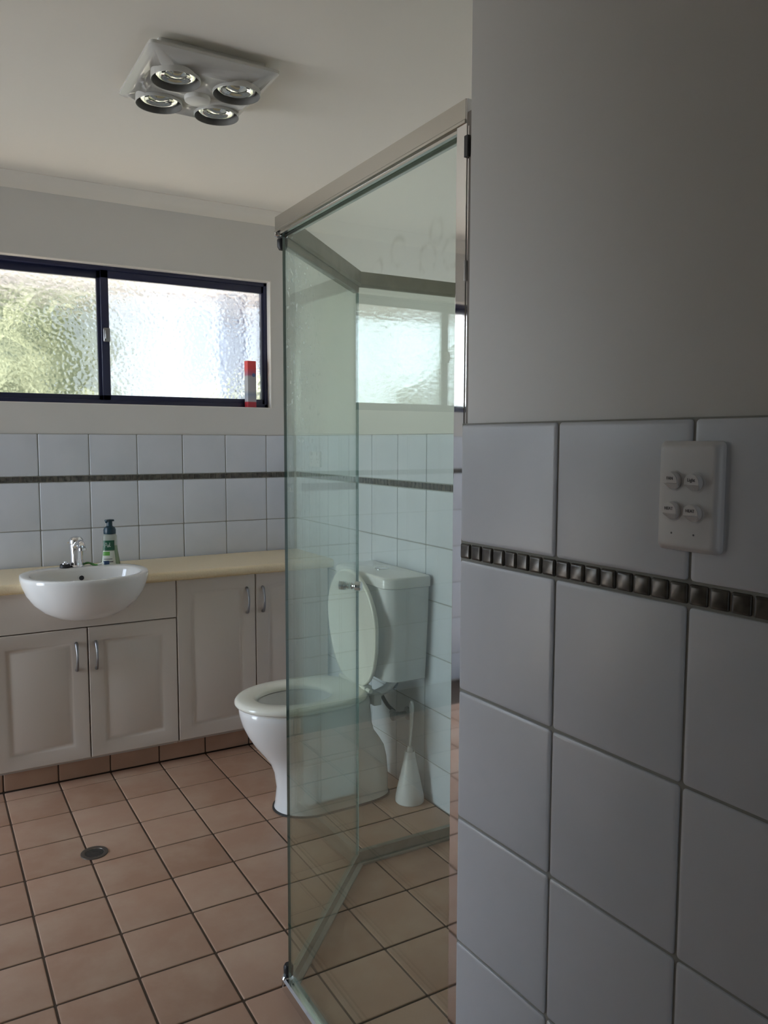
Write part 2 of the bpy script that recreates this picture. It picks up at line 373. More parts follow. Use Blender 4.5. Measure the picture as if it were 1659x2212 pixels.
# right wall (behind the toilet and in the shower)
m = MAT['sidepaint'] = new_mat('mould_marked_paint', (0.66, 0.645, 0.60), 0.42)
bs = m.node_tree.nodes['Principled BSDF']
t = N(m, 'ShaderNodeTexCoord'); acc = None
for (cy, cz, rr, st) in ((2.78, 1.99, 0.045, 0.5), (2.62, 2.03, 0.05, 0.5), (2.42, 1.965, 0.05, 0.6), (2.36, 2.05, 0.04, 0.4), (2.27, 1.96, 0.05, 0.6)):
    vs = N(m, 'ShaderNodeVectorMath', operation='SUBTRACT'); vs.inputs[1].default_value = (XS, cy, cz); L(m, t.outputs['Object'], vs.inputs[0])
    ln = N(m, 'ShaderNodeVectorMath', operation='LENGTH'); L(m, vs.outputs[0], ln.inputs[0])
    sb = N(m, 'ShaderNodeMath', operation='SUBTRACT'); sb.inputs[1].default_value = rr; L(m, ln.outputs['Value'], sb.inputs[0])
    ab = N(m, 'ShaderNodeMath', operation='ABSOLUTE'); L(m, sb.outputs[0], ab.inputs[0])
    mr = N(m, 'ShaderNodeMapRange'); mr.inputs['From Min'].default_value = 0.0; mr.inputs['From Max'].default_value = 0.018; mr.inputs['To Min'].default_value = st; mr.inputs['To Max'].default_value = 0; L(m, ab.outputs[0], mr.inputs['Value'])
    if acc is None: acc = mr
    else:
        mxm = N(m, 'ShaderNodeMath', operation='MAXIMUM'); L(m, acc.outputs[0], mxm.inputs[0]); L(m, mr.outputs[0], mxm.inputs[1]); acc = mxm
nz = N(m, 'ShaderNodeTexNoise', Scale=14.0, Detail=4.0); L(m, t.outputs['Object'], nz.inputs['Vector'])
mrn = N(m, 'ShaderNodeMapRange'); mrn.inputs['From Min'].default_value = 0.42; mrn.inputs['From Max'].default_value = 0.62; L(m, nz.outputs[0], mrn.inputs['Value'])
fm = N(m, 'ShaderNodeMath', operation='MULTIPLY'); L(m, acc.outputs[0], fm.inputs[0]); L(m, mrn.outputs[0], fm.inputs[1])
mc = N(m, 'ShaderNodeMix', data_type='RGBA'); mc.inputs[6].default_value = (0.66, 0.645, 0.60, 1); mc.inputs[7].default_value = (0.40, 0.39, 0.33, 1)
L(m, fm.outputs[0], mc.inputs[0]); L(m, mc.outputs[2], bs.inputs['Base Color'])
b = MB(); b.box(XS+0.006, XS+0.15, 0.90, YP, -0.1, ZC, 'sidepaint')
SO, SU, SV, SN = (XS, 0, 0), (0, 1, 0), (0, 0, 1), (-1, 0, 0)
SUs = frange(0.97, YB-0.004, 0.2, 2.807-2.0)
tile_layer(b, SO, SU, SV, SN, SUs, [ZS1, ZT]); tile_layer(b, SO, SU, SV, SN, SUs, ROWS)
tile_layer(b, SO, SU, SV, SN, frange(0.97, YB-0.004, 0.025, 2.807-2.0), [ZS0, ZS1], 'mosaic', 'grout', gap=0.0022, rad=0.0015, lip=0.0015, tilt=0.01)
struct(b.obj('wall_right'))

# near wall block on the right of the picture: its left face carries the switch
NA = 0.0315
D = Vector((NA, -1, 0)).normalized(); NW = Vector((-1, -NA, 0)).normalized(); YE = 0.9643
def NP(s, z, out=0.0): return Vector((0, YE, 0)) + D*s + NW*out + Vector((0, 0, z))
b = MB(); p0 = NP(0.006, 0, -0.008); p1 = NP(2.6, 0, -0.008)
b.prism([(p0.x, p0.y), (p1.x, p1.y), (2.0, p1.y), (2.0, p0.y)], -0.1, ZC, 'paint')
NUs = frange(0.0, 1.8, 0.2, 0.0)
tile_layer(b, NP(0, 0), D, (0, 0, 1), NW, NUs, [ZS1, ZT], gap=0.004, lip=0.005)
tile_layer(b, NP(0, 0), D, (0, 0, 1), NW, NUs, ROWS, gap=0.004, lip=0.005)
# mosaic: every small tile is two shallow facets
us = frange(0.0, 1.8, 0.025, 0.0)
tile_layer(b, NP(0, 0), D, (0, 0, 1), NW, us, [ZS0, ZS1], 'mosaic', 'grout', gap=0.0026, rad=0.002, lip=0.003, tilt=0.012)
# shower side of the block
tile_layer(b, (0.012, YE+0.004, 0), (1, 0, 0), (0, 0, 1), (0, 1, 0), frange(0, XS-0.02, 0.2, 0.0), ROWS+[ZT], h=0.006)
struct(b.obj('wall_near'))

b = MB(); b.box(XL-0.15, XL, YF-0.1, 2.45, -0.1, ZC, 'paint2'); b.box(XL-0.15, XL, 3.35, YP, -0.1, ZC, 'paint2')
b.box(XL-0.15, XL, 2.45, 3.35, -0.1, -0.004, 'paint2'); b.box(XL-0.15, XL, 2.45, 3.35, 2.1, ZC, 'paint2'); struct(b.obj('wall_left'))
b = MB(); b.box(XL, -1.60, 1.90, 2.0, -0.02, ZC, 'paint2'); struct(b.obj('light_block_wall'))  # unseen partition, added to keep side light off the near wall
b = MB()
for y0, y1 in ((2.45, 2.50), (3.30, 3.35)): b.box(XL-0.10, XL-0.05, y0, y1, 0.0, 2.1, 'navy', 0.002)
b.box(XL-0.10, XL-0.05, 2.45, 3.35, 0.0, 0.06, 'navy', 0.002); b.box(XL-0.10, XL-0.05, 2.45, 3.35, 2.05, 2.10, 'navy', 0.002); struct(b.obj('added_side_door'))  # unseen door frame, added with its opening as a side light source
b = MB(); b.box(XL-0.15, -0.98, YF-0.15, YF, -0.1, ZC, 'paint2'); b.box(-0.08, 0.2, YF-0.15, YF, -0.1, ZC, 'paint'); b.box(-0.98, -0.08, YF-0.15, YF, 2.10, ZC, 'paint2')
b.box(-0.98, -0.08, YF-0.15, YF, -0.1, -0.004, 'paint'); struct(b.obj('wall_front'))
b = MB()
for x0, x1 in ((-0.98, -0.94), (-0.12, -0.08)): b.box(x0, x1, YF-0.10, YF-0.05, 0.0, 2.10, 'navy', 0.002)
b.box(-0.98, -0.08, YF-0.10, YF-0.05, 2.06, 2.10, 'navy', 0.002); b.box(-0.98, -0.08, YF-0.10, YF-0.05, 0.0, 0.04, 'navy', 0.002); struct(b.obj('added_doorway'))  # unseen doorway, added to bring light in from behind the camera

# cove cornice
b = MB(); CL = 0.055
def cove(p, q, nin):
    p, q, nin = Vector(p), Vector(q), Vector(nin)
    pr = [(0, 0), (0, -CL), (0.003, -CL)] + [(CL-(CL-0.004)*cos(radians(a)), -CL+(CL-0.004)*sin(radians(a))) for a in (10, 25, 40, 55, 70, 82)] + [(CL, -0.003), (CL, 0)]
    b.loft([[p+nin*x+Vector((0, 0, z)) for x, z in pr], [q+nin*x+Vector((0, 0, z)) for x, z in pr]], 'ceil')
cove((XL, YP, ZC), (XS, YP, ZC), (0, -1, 0)); cove((XS+0.006, 0.96, ZC), (XS+0.006, YP, ZC), (-1, 0, 0)); cove((XL, YF, ZC), (XL, YP, ZC), (1, 0, 0))
q0, q1 = NP(0.006, ZC, -0.008), NP(2.5, ZC, -0.008)
cove(q0, q1, NW)
struct(b.obj('trim_1'))

# tiled plinth under the vanity
b = MB(); tile_layer(b, (0, 3.222, 0), (1, 0, 0), (0, 0, 1), (0, -1, 0), frange(-0.70, 0.868, TPX, GX0), [0.001, 0.078], 'kick', 'fgrout', gap=0.005, h=0.006)
struct(b.obj('baseboard_back'))

# ------------------------------------------------------------------ windows
def window(name, x0, x1, xm0, xm1, lock_x):
    b = MB(); y0, y1 = 3.606, 3.664
    f = 0.020
    b.box(x0, x1, y0, y1, WZ0, WZ0+f, 'navy', 0.002); b.box(x0, x1, y0, y1, WZ1-f, WZ1, 'navy', 0.002)
    b.box(x0, x0+f, y0, y1, WZ0, WZ1, 'navy', 0.002); b.box(x1-f, x1, y0, y1, WZ0, WZ1, 'navy', 0.002)
    w = struct(b.obj(name))
    def sash(xa, xb, ya, yb, wl, wr, gy):
        c = MB(); za, zb = WZ0+f-0.002, WZ1-f+0.002; sb, st = 0.024, 0.034
        c.box(xa, xb, ya, yb, za, za+sb, 'navy', 0.0015); c.box(xa, xb, ya, yb, zb-st, zb, 'navy', 0.0015)
        c.box(xa, xa+wl, ya, yb, za, zb, 'navy', 0.0015); c.box(xb-wr, xb, ya, yb, za, zb, 'navy', 0.0015)
        o = c.obj('sash', w)
        g = MB(); g.box(xa+wl-0.006, xb-wr+0.006, gy, gy+0.005, za+sb-0.006, zb-st+0.006, 'obscure'); g.obj('pane', o)
        return o
    sr = sash(xm1-0.032, x1-f+0.003, 3.612, 3.632, 0.032, 0.013, 3.620)
    sl = sash(x0+f-0.003, xm0+0.032, 3.640, 3.660, 0.013, 0.032, 3.648)
    k = MB(); k.box(lock_x-0.014, lock_x+0.014, 3.598, 3.613, 1.745, 1.805, 'nickel', 0.006, 3); k.box(lock_x-0.009, lock_x+0.004, 3.588, 3.600, 1.755, 1.795, 'nickel', 0.004, 3)
    k.obj('latch', sr)
    return w
window('window_1', -0.74, 0.767, -0.003, 0.041, 0.028)
window('window_2', -2.33, -1.16, -1.775, -1.712, -1.745)
# painted reveal lining
for i, (x0, x1) in enumerate(WIN):
    b = MB()
    b.box(x0, x1, YP-0.001, 3.606, WZ1-0.004, WZ1, 'trimwhite'); b.box(x1-0.004, x1, YP-0.001, 3.606, WZ0, WZ1-0.004, 'trimwhite')
    b.box(x0, x0+0.004, YP-0.001, 3.606, WZ0, WZ1-0.004, 'trimwhite'); b.box(x0, x1, YP-0.001, 3.606, WZ0-0.002, WZ0+0.002, 'trimwhite')
    struct(b.obj('trim_%d' % (i+2)))

# ------------------------------------------------------------------ vanity
YD = 3.172      # door faces
def door_mb(x0, x1, z0, z1):
    b = MB(); rings = []
    t = 0.018; 
    for ins, dep in ((0, t), (0, 0.003), (0.003, 0.0), (0.052, 0.0), (0.058, 0.0035), (0.066, 0.0045), (0.074, 0.0025), (0.080, 0.0012)):
        rings.append([Vector((x, YD+dep, z)) for x, z in ((x0+ins, z0+ins), (x1-ins, z0+ins), (x1-ins, z1-ins), (x0+ins, z1-ins))])
    b.loft(rings, 'cab'); return b
def handle_mb(x, zc, bow=0.028):
    b = MB(); h = 0.052
    pts = [(x, YD+0.001, zc-h), (x, YD-0.012, zc-h*0.93), (x, YD-bow*0.85, zc-h*0.5), (x, YD-bow, zc), (x, YD-bow*0.85, zc+h*0.5), (x, YD-0.012, zc+h*0.93), (x, YD+0.001, zc+h)]
    b.tube(pts, [0.0065, 0.0062, 0.0048, 0.0042, 0.0048, 0.0062, 0.0065], 'nickel', 12, 1.0, 5); return b
def carcass_mb(x0, x1, open_top):
    b = MB(); zt = 0.764
    b.box(x0+0.001, x0+0.017, YD+0.019, 3.54, 0.082, zt, 'cab'); b.box(x1-0.017, x1-0.001, YD+0.019, 3.54, 0.082, zt, 'cab')
    b.box(x0+0.017, x1-0.017, YD+0.019, 3.54, 0.082, 0.098, 'carcass'); b.box(x0+0.017, x1-0.017, 3.53, 3.54, 0.098, zt, 'carcass')
    b.box(x0+0.017, x1-0.017, YD+0.26, 3.53, zt-0.016, zt, 'carcass') if not open_top else None
    return b
Z0D, ZH, Z1D = 0.094, 0.608, 0.763
v1 = empty('vanity_cabinet', 'white vanity cabinet under the basin with two short panelled doors', 'cabinet', (-0.16, 3.36, 0.078), group='panelled cabinets under the benchtop')
part(carcass_mb(-0.504, 0.184, True), 'body', v1)
d = part(door_mb(-0.5035, -0.1620, Z0D, ZH), 'door', v1); subpart(handle_mb(-0.203, 0.500), 'handle', d, v1)
d = part(door_mb(-0.1585, 0.1825, Z0D, ZH), 'door', v1); subpart(handle_mb(-0.131, 0.498), 'handle', d, v1)
# false front with the cut-out for the bowl
bp_ = MB(); cx, rr = -0.165, 0.175
poly = [(-0.5035, 0.6125), (0.1825, 0.6125), (0.1825, Z1D)] + [(cx+rr*cos(a), Z1D-0.098*sin(a)) for a in [pi*k/20 for k in range(21)]] + [(-0.5035, Z1D)]
bp_.prism(poly, YD, YD+0.018, 'cab', 'xz'); part(bp_, 'false_front', v1)
v2 = empty('vanity_cabinet', 'white cabinet right of the basin with two tall panelled doors', 'cabinet', (0.52, 3.36, 0.078), group='panelled cabinets under the benchtop')
part(carcass_mb(0.185, 0.868, False), 'body', v2)
d = part(door_mb(0.1865, 0.5220, Z0D, Z1D), 'door', v2); subpart(handle_mb(0.484, 0.652), 'handle', d, v2)
d = part(door_mb(0.5255, 0.8660, Z0D, Z1D), 'door', v2); subpart(handle_mb(0.5545, 0.650), 'handle', d, v2)

# benchtop with rounded nose and a cut-out for the basin
BC = (-0.165, 3.148)    # basin centre
b = MB(); zb0, zb1 = 0.7645, 0.801; yf = 3.146
def nose(x):   # cross-section at x: list of (y,z)
    r = 0.017
    P = [(3.549, zb1), (3.549, zb0)]
    P += [(yf+0.006, zb0)] + [(yf+r-r*cos(radians(a)), (zb0+0.018)-(0.018)*sin(radians(a))) for a in (65, 40, 15)]
    P += [(yf+r-r*cos(radians(a)), zb1-r+r*sin(radians(a))) for a in (10, 35, 60, 80)] + [(yf+r, zb1)]
    return P
def sweep(x0, x1):
    b.loft([[Vector((x0, y, z)) for y, z in nose(x0)], [Vector((x1, y, z)) for y, z in nose(x1)]], 'bench')
RXB = 0.213
sweep(-0.53, BC[0]-RXB); sweep(BC[0]+RXB, XS-0.002)
nn = 20
poly = [(BC[0]+RXB, 3.549), (BC[0]-RXB, 3.549)] + [(BC[0]-RXB*cos(pi*k/nn), BC[1]+0.175*sin(pi*k/nn)**0.8) for k in range(nn+1)]
b.prism(poly, zb0, zb1, 'bench')
tag(b.obj('benchtop'), 'cream laminate benchtop with rounded front edge running along the tiled wall', 'benchtop')

# basin
def egg(cx, cy, rx, rf, rb, z, n=48, nb=2.6, nf=2.1):
    P = []
    for k in range(n):
        a = 2*pi*k/n; c, s = cos(a), sin(a); e = nb if s > 0 else nf
        x = rx*math.copysign(abs(c)**(2/e), c); y = (rb if s > 0 else rf)*math.copysign(abs(s)**(2/e), s)
        P.append(Vector((cx+x, cy+y, z)))
    return P
bs_ = empty('basin', 'white ceramic semi-recessed basin bulging out in front of the benchtop', 'basin', (BC[0], BC[1], 0.65))
b = MB(); cx, cy = BC; ZR = 0.828
O_ = [(0.06, 0.652), (0.30, 0.655), (0.50, 0.668), (0.68, 0.692), (0.82, 0.722), (0.92, 0.757), (0.975, 0.790), (0.998, 0.812), (1.0, 0.820), (0.992, 0.8265), (0.975, ZR)]
rings = [egg(cx, cy, 0.229*s, 0.208*s, 0.185*s, z) for s, z in O_]
I_ = [(1.0, ZR, 0), (0.975, 0.8255, 0), (0.955, 0.815, 0), (0.92, 0.79, 0), (0.84, 0.755, 0), (0.65, 0.722, 0), (0.35, 0.708, 0), (0.08, 0.703, 0)]
rings += [egg(cx, cy-0.022, 0.200*s, 0.168*s, 0.148*s, z) for s, z, _ in I_]
b.loft(rings, 'ceramic'); part(b, 'bowl', bs_, sharp=60)
b = MB(); b.lathe([(0.010, 0), (0.014, -0.001), (0.014, 0.003), (0.0095, 0.003)], (0, 0, 0), 'ceramic', 20, M=Matrix.Rotation(radians(90), 4, 'X'), cap0=False, cap1=False)
b.lathe([(0.0098, 0.0005), (0.0098, 0.0028)], (0, 0, 0), 'black', 20, M=Matrix.Rotation(radians(90), 4, 'X'))
bmesh.ops.translate(b.bm, vec=(-0.162, 3.258, 0.789), verts=b.bm.verts); part(b, 'overflow', bs_)
b = MB(); b.lathe([(0.022, 0.704), (0.022, 0.708), (0.016, 0.709), (0.012, 0.705)], (cx, cy-0.02, 0), 'chrome', 20); part(b, 'waste', bs_)

# mixer tap on the basin deck
tp = empty('mixer_tap', 'chrome single-lever mixer tap standing on the basin', 'tap', (-0.170, 3.304, 0.8285))
b = MB(); b.lathe([(0.028, 0), (0.028, 0.004), (0.025, 0.008), (0.0235, 0.03), (0.0245, 0.06), (0.0265, 0.082), (0.026, 0.09)], (-0.170, 3.304, 0.8285), 'chrome', 28); part(b, 'body', tp)
b = MB(); b.tube([(-0.170, 3.300, 0.905), (-0.168, 3.262, 0.922), (-0.166, 3.222, 0.926), (-0.165, 3.205, 0.914)], [0.0165, 0.0155, 0.0145, 0.0145], 'chrome', 18, 1.0, 4); part(b, 'spout', tp)
b = MB(); b.lathe([(0.0135, 0), (0.0155, 0.001), (0.0155, 0.010), (0.013, 0.011)], (-0.165, 3.204, 0.903), 'chrome', 20); part(b, 'aerator', tp)
b = MB(); b.lathe([(0.026, 0), (0.0275, 0.006), (0.026, 0.018), (0.019, 0.027), (0.006, 0.031)], (-0.170, 3.306, 0.918), 'chrome', 26)
b.tube([(-0.172, 3.306, 0.936), (-0.186, 3.318, 0.934), (-0.197, 3.330, 0.922)], [0.009, 0.008, 0.006], 'chrome', 12, 0.6, 4); part(b, 'lever', tp)

# plug, toothbrush
b = MB(); b.lathe([(0.017, 0), (0.020, 0.002), (0.0195, 0.012), (0.015, 0.015)], (0, 0, 0), 'black', 24)
b.lathe([(0.012, 0.015), (0.011, 0.018), (0.004, 0.020), (0.003, 0.024)], (0, 0, 0), 'chrome', 16)
o = b.obj('basin_plug'); o.location = (-0.216, 3.290, 0.8285); tag(o, 'small black rubber basin plug lying left of the tap', 'plug')
MAT['tbgreen'] = new_mat('green_plastic', (0.10, 0.32, 0.08), 0.3); MAT['tbwhite'] = new_mat('clear_white_plastic', (0.75, 0.8, 0.75), 0.25); MAT['tbblue'] = new_mat('blue_bristles', (0.02, 0.06, 0.14), 0.6)
tb = empty('toothbrush', 'green and white toothbrush lying on the basin rim beside the tap', 'toothbrush', (-0.135, 3.317, 0.8285))
def tbp(s): return (-0.140+0.075*s, 3.318-0.045*s, 0.8345+0.004*sin(s*9))
b = MB(); b.tube([tbp(k/8) for k in range(6)], [0.005, 0.006, 0.0045, 0.006, 0.0045, 0.004], 'tbgreen', 10, 0.8, 3); part(b, 'handle', tb)
b = MB(); b.tube([tbp(k/8) for k in range(5, 9)], [0.004, 0.0035, 0.0035, 0.005], 'tbwhite', 10, 0.8, 3); part(b, 'neck', tb)
b = MB(); q = tbp(1.0); b.box(q[0]-0.008, q[0]+0.012, q[1]-0.006, q[1]+0.006, q[2]-0.004, q[2]+0.010, 'tbblue', 0.002); part(b, 'bristles', tb)

# foaming soap bottle
MAT['liquid'] = new_mat('green_tinted_plastic', (0.34, 0.46, 0.30), 0.12, IOR=1.45, Transmission_Weight=0.55)
MAT['clearpl'] = new_mat('clear_plastic_bottle', (0.62, 0.66, 0.60), 0.12, IOR=1.3, Transmission_Weight=0.6)
MAT['teal'] = new_mat('dark_teal_plastic', (0.008, 0.035, 0.055), 0.35)
MAT['lgreen'] = new_mat('dark_green_label', (0.008, 0.085, 0.045), 0.4); MAT['lwhite'] = new_mat('pale_label', (0.62, 0.66, 0.60), 0.5); MAT['leaf'] = new_mat('leaf_green_print', (0.12, 0.36, 0.06), 0.5)
BX, BY, BZ = -0.022, 3.405, 0.8015
sb = empty('soap_bottle', 'clear pump bottle of green liquid soap with a dark teal cap', 'soap bottle', (BX, BY, BZ))
BP = [(0.034, 0), (0.039, 0.003), (0.0395, 0.010), (0.036, 0.035), (0.031, 0.065), (0.0285, 0.09), (0.0285, 0.112), (0.028, 0.128), (0.024, 0.138), (0.020, 0.141)]
def bot_r(z):
    for (r0, z0), (r1, z1) in zip(BP, BP[1:]):
        if z0 <= z <= z1: return r0+(r1-r0)*(z-z0)/(z1-z0)
    return 0.02
b = MB(); b.lathe([p for p in BP if p[1] <= 0.1], (BX, BY, BZ), 'liquid', 32, sy=0.62); b.lathe([(bot_r(0.09), 0.0902)]+[p for p in BP if p[1] > 0.1], (BX, BY, BZ), 'clearpl', 32, sy=0.62); part(b, 'bottle', sb)
b = MB(); b.lathe([(0.0235, 0.138), (0.0245, 0.140), (0.0245, 0.155), (0.021, 0.165), (0.013, 0.170), (0.0115, 0.172), (0.0115, 0.190), (0.013, 0.191)], (BX, BY, BZ), 'teal', 28)
b.lathe([(0.019, 0.190), (0.0195, 0.193), (0.018, 0.197), (0.004, 0.1985)], (BX, BY, BZ), 'teal', 28, sy=0.7)
b.tube([(BX, BY, BZ+0.193), (BX-0.012, BY-0.018, BZ+0.1925), (BX-0.018, BY-0.028, BZ+0.189)], 0.0048, 'teal', 10, 1.0, 3); part(b, 'pump', sb)
def label_patch(z0, z1, a0, a1, mat, off=0.0006, nz=8, na=12):
    mb = MB(); rings = []
    for i in range(nz+1):
        z = z0+(z1-z0)*i/nz; r = bot_r(z)+off; row = []
        for k in range(na+1):
            a = radians(a0+(a1-a0)*k/na); row.append(Vector((BX+r*cos(a), BY+r*0.62*sin(a)-0.0002, BZ+z)))
        rings.append(row)
    mb.loft(rings, mat, False, False, closed_rings=False); return mb
lb = part(label_patch(0.072, 0.112, 200, 300, 'lgreen'), 'label', sb)
lb2 = part(label_patch(0.014, 0.069, 200, 295, 'lwhite'), 'label', sb)
c = label_patch(0.050, 0.066, 205, 260, 'leaf', 0.0010); subpart(c, 'printed_leaf', lb2, sb)
c = label_patch(0.022, 0.027, 215, 280, 'ink', 0.0010); subpart(c, 'printed_bar', lb2, sb)
c = label_patch(0.034, 0.037, 220, 275, 'ink', 0.0010); subpart(c, 'printed_bar', lb2, sb)
mb = MB()
def lp(a, z): 
    r = bot_r(z)+0.0014; return (BX+r*cos(radians(a)), BY+r*0.62*sin(radians(a))-0.0004, BZ+z)
mb.tube([lp(222, 0.084), lp(226, 0.100), lp(236, 0.101), lp(236, 0.093), lp(228, 0.092)], 0.0008, 'lwhite', 6)
mb.tube([lp(244, 0.094), lp(241, 0.087), lp(250, 0.086), lp(252, 0.095), lp(253, 0.086)], 0.0008, 'lwhite', 6)
mb.tube([lp(261, 0.103), lp(260, 0.087), lp(268, 0.088)], 0.0008, 'lwhite', 6)
subpart(mb, 'printed_logo', lb, sb)

# carton on the window sill
m = MAT['carton'] = new_mat('printed_carton', (0.6, 0.6, 0.62), 0.45); bsd = m.node_tree.nodes['Principled BSDF']
t = N(m, 'ShaderNodeTexCoord'); s = N(m, 'ShaderNodeSeparateXYZ'); L(m, t.outputs['Object'], s.inputs[0])
r = N(m, 'ShaderNodeValToRGB'); r.color_ramp.interpolation = 'LINEAR'
cols = [(0.0, (0.45, 0.03, 0.05)), (0.11, (0.50, 0.04, 0.06)), (0.13, (0.45, 0.43, 0.46)), (0.28, (0.28, 0.32, 0.42)), (0.36, (0.45, 0.44, 0.46)), (0.66, (0.42, 0.41, 0.43)), (0.70, (0.40, 0.12, 0.2)), (0.84, (0.72, 0.06, 0.07)), (1.0, (0.80, 0.07, 0.07))]
while len(r.color_ramp.elements) < len(cols): r.color_ramp.elements.new(0.5)
for e, (p, cc) in zip(r.color_ramp.elements, cols): e.position = p; e.color = (*cc, 1)
sc = N(m, 'ShaderNodeMath', operation='DIVIDE'); sc.inputs[1].default_value = 0.215; L(m, s.outputs['Z'], sc.inputs[0]); L(m, sc.outputs[0], r.inputs[0]); L(m, r.outputs[0], bsd.inputs['Base Color'])
MAT['bluep'] = new_mat('blue_print', (0.10, 0.16, 0.34), 0.4)
ct = empty('carton', 'slim red and white carton standing upright in the window corner', 'carton', (0.668, 3.584, WZ0+0.002), rot=(0, 0, radians(8)))
b = MB(); b.box(-0.022, 0.022, -0.0165, 0.0165, 0, 0.215, 'carton', 0.0015); b.obj('box', ct)
b = MB(); b.lathe([(0.009, 0.0), (0.009, 0.0006)], (0, 0, 0), 'bluep', 18, M=Matrix.Rotation(radians(90), 4, 'X')); bmesh.ops.translate(b.bm, vec=(0.009, -0.0165, 0.150), verts=b.bm.verts)
b.obj('printed_spot', ct)

# ------------------------------------------------------------------ toilet
TY = 2.575
def pan_ring(z, xf, xb, hw, xm, nb=3.2, nf=2.0, n=56):
    P = []
    for k in range(n):
        a = 2*pi*k/n; c, s = cos(a), sin(a); e = nb if c > 0 else nf
        x = (xb-xm if c > 0 else xm-xf)*math.copysign(abs(c)**(2/e), c)
        y = hw*math.copysign(abs(s)**(2/e), s)
        P.append(Vector((xm+x, TY+y, z)))
    return P
tl = empty('toilet', 'white close-coupled toilet with its lid raised, beside the shower', 'toilet', (0.6, TY, 0.0))
b = MB()
sec = [(0.004, .362, .800, .113, .50, 4), (0.020, .366, .800, .109, .50, 4), (0.08, .372, .800, .104, .50, 4), (0.14, .362, .798, .103, .50, 3.6), (0.18, .345, .790, .107, .50, 3.2),
       (0.215, .318, .770, .117, .49, 2.8), (0.25, .290, .745, .132, .48, 2.6), (0.29, .265, .728, .150, .47, 2.8), (0.33, .247, .718, .164, .46, 3), (0.365, .238, .712, .172, .45, 3), (0.388, .236, .710, .174, .45, 3), (0.396, .243, .706, .168, .45, 3)]
rings = [pan_ring(z, xf, xb, hw, xm, nb) for z, xf, xb, hw, xm, nb in sec]
rings += [pan_ring(z, xf, xb, hw, xm, 2.2) for z, xf, xb, hw, xm in ((0.396, .300, .585, .115, .44), (0.388, .294, .590, .118, .44), (0.34, .298, .575, .112, .44), (0.26, .33, .54, .085, .44), (0.20, .37, .51, .05, .44), (0.185, .42, .47, .015, .445))]
b.loft(rings, 'ceramic'); part(b, 'pan', tl, sharp=70)
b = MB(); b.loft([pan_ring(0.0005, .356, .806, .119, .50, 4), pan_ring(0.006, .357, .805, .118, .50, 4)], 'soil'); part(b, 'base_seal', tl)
b = MB(); b.loft([pan_ring(0.225, .32, .55, .09, .44, 2.2), pan_ring(0.2252, .325, .545, .088, .44, 2.2)], new_mat('still_water', (0.10, 0.09, 0.06), 0.02)); part(b, 'water', tl)
# seat
SZ = 0.400
b = MB()
def so_(ins, z): return pan_ring(z, .222+ins, .695-ins, .186-ins, .44, 3.0, 2.0)
def si_(ins, z): return pan_ring(z, .300-ins, .572+ins, .108+ins, .435, 2.2, 2.0)
b.loft([so_(0.004, SZ), so_(0, SZ+0.005), so_(0.0005, SZ+0.012), so_(0.005, SZ+0.019), so_(0.014, SZ+0.023), si_(0.016, SZ+0.0225), si_(0.004, SZ+0.016), si_(0, SZ+0.009), si_(0.003, SZ)], 'seat', loop=True)
part(b, 'seat', tl, sharp=70)
# lid, upright against the cistern
b = MB(); H0 = Vector((0.684, TY, 0.424)); dr = Vector((-0.022, 0, 0.425)).normalized(); nr = Vector((dr.z, 0, -dr.x))
def lid_ring(ins, t, n=56):
    P = []; L_, hw = 0.432, 0.188; sm = 0.235
    for k in range(n):
        a = 2*pi*k/n; c, s = cos(a), sin(a)
        e = 2.0 if c > 0 else 2.7
        ss = sm+(L_-ins-sm if c > 0 else sm-ins)*math.copysign(abs(c)**(2/e), c); w = (hw-ins)*math.copysign(abs(s)**(2/e), s)
        w *= 1.0-0.10*max(0, (sm-ss)/sm)
        P.append(H0+dr*ss+nr*t+Vector((0, w, 0)))
    return P
b.loft([lid_ring(0.014, -0.003), lid_ring(0.010, -0.008), lid_ring(0.004, -0.009), lid_ring(0, -0.006), lid_ring(0, 0.004), lid_ring(0.006, 0.010)], 'seat'); part(b, 'lid', tl, sharp=70)
for s_ in (-1, 1):
    b = MB(); b.box(0.672, 0.706, TY+s_*0.078-0.016, TY+s_*0.078+0.016, SZ+0.006, SZ+0.034, 'seat', 0.006, 3); part(b, 'hinge', tl)
b = MB(); b.tube([(0.684, TY-0.12, SZ+0.022), (0.684, TY, SZ+0.022), (0.684, TY+0.12, SZ+0.022)], 0.008, 'seat', 12, 1, 2); part(b, 'hinge_bar', tl)
# cistern
def cis(x0, y0, y1, c, z, x1=XS-0.010):
    P = [(x1, y1)]
    for (ax, ay, bx, by) in ((x0+c, y1, x0, y1-c), (x0, y0+c, x0+c, y0)):
        mxx, myy = (x0, y1) if ay == y1 else (x0, y0)
        for k in range(6):
            u = k/5; P.append(((1-u)**2*ax+2*u*(1-u)*(mxx*0.45+(ax+bx)/2*0.55)+u*u*bx, (1-u)**2*ay+2*u*(1-u)*(myy*0.45+(ay+by)/2*0.55)+u*u*by))
    P.append((x1, y0)); return [Vector((x, y, z)) for x, y in P]
cs = MB(); yc = 2.572
cs.loft([cis(0.750, yc-0.16, yc+0.16, 0.035, 0.452), cis(0.722, yc-0.180, yc+0.180, 0.035, 0.462), cis(0.715, yc-0.185, yc+0.185, 0.035, 0.50), cis(0.706, yc-0.199, yc+0.199, 0.034, 0.70), cis(0.704, yc-0.203, yc+0.203, 0.034, 0.803)], 'cistern')
cpt = part(cs, 'cistern', tl, sharp=50)
b = MB()
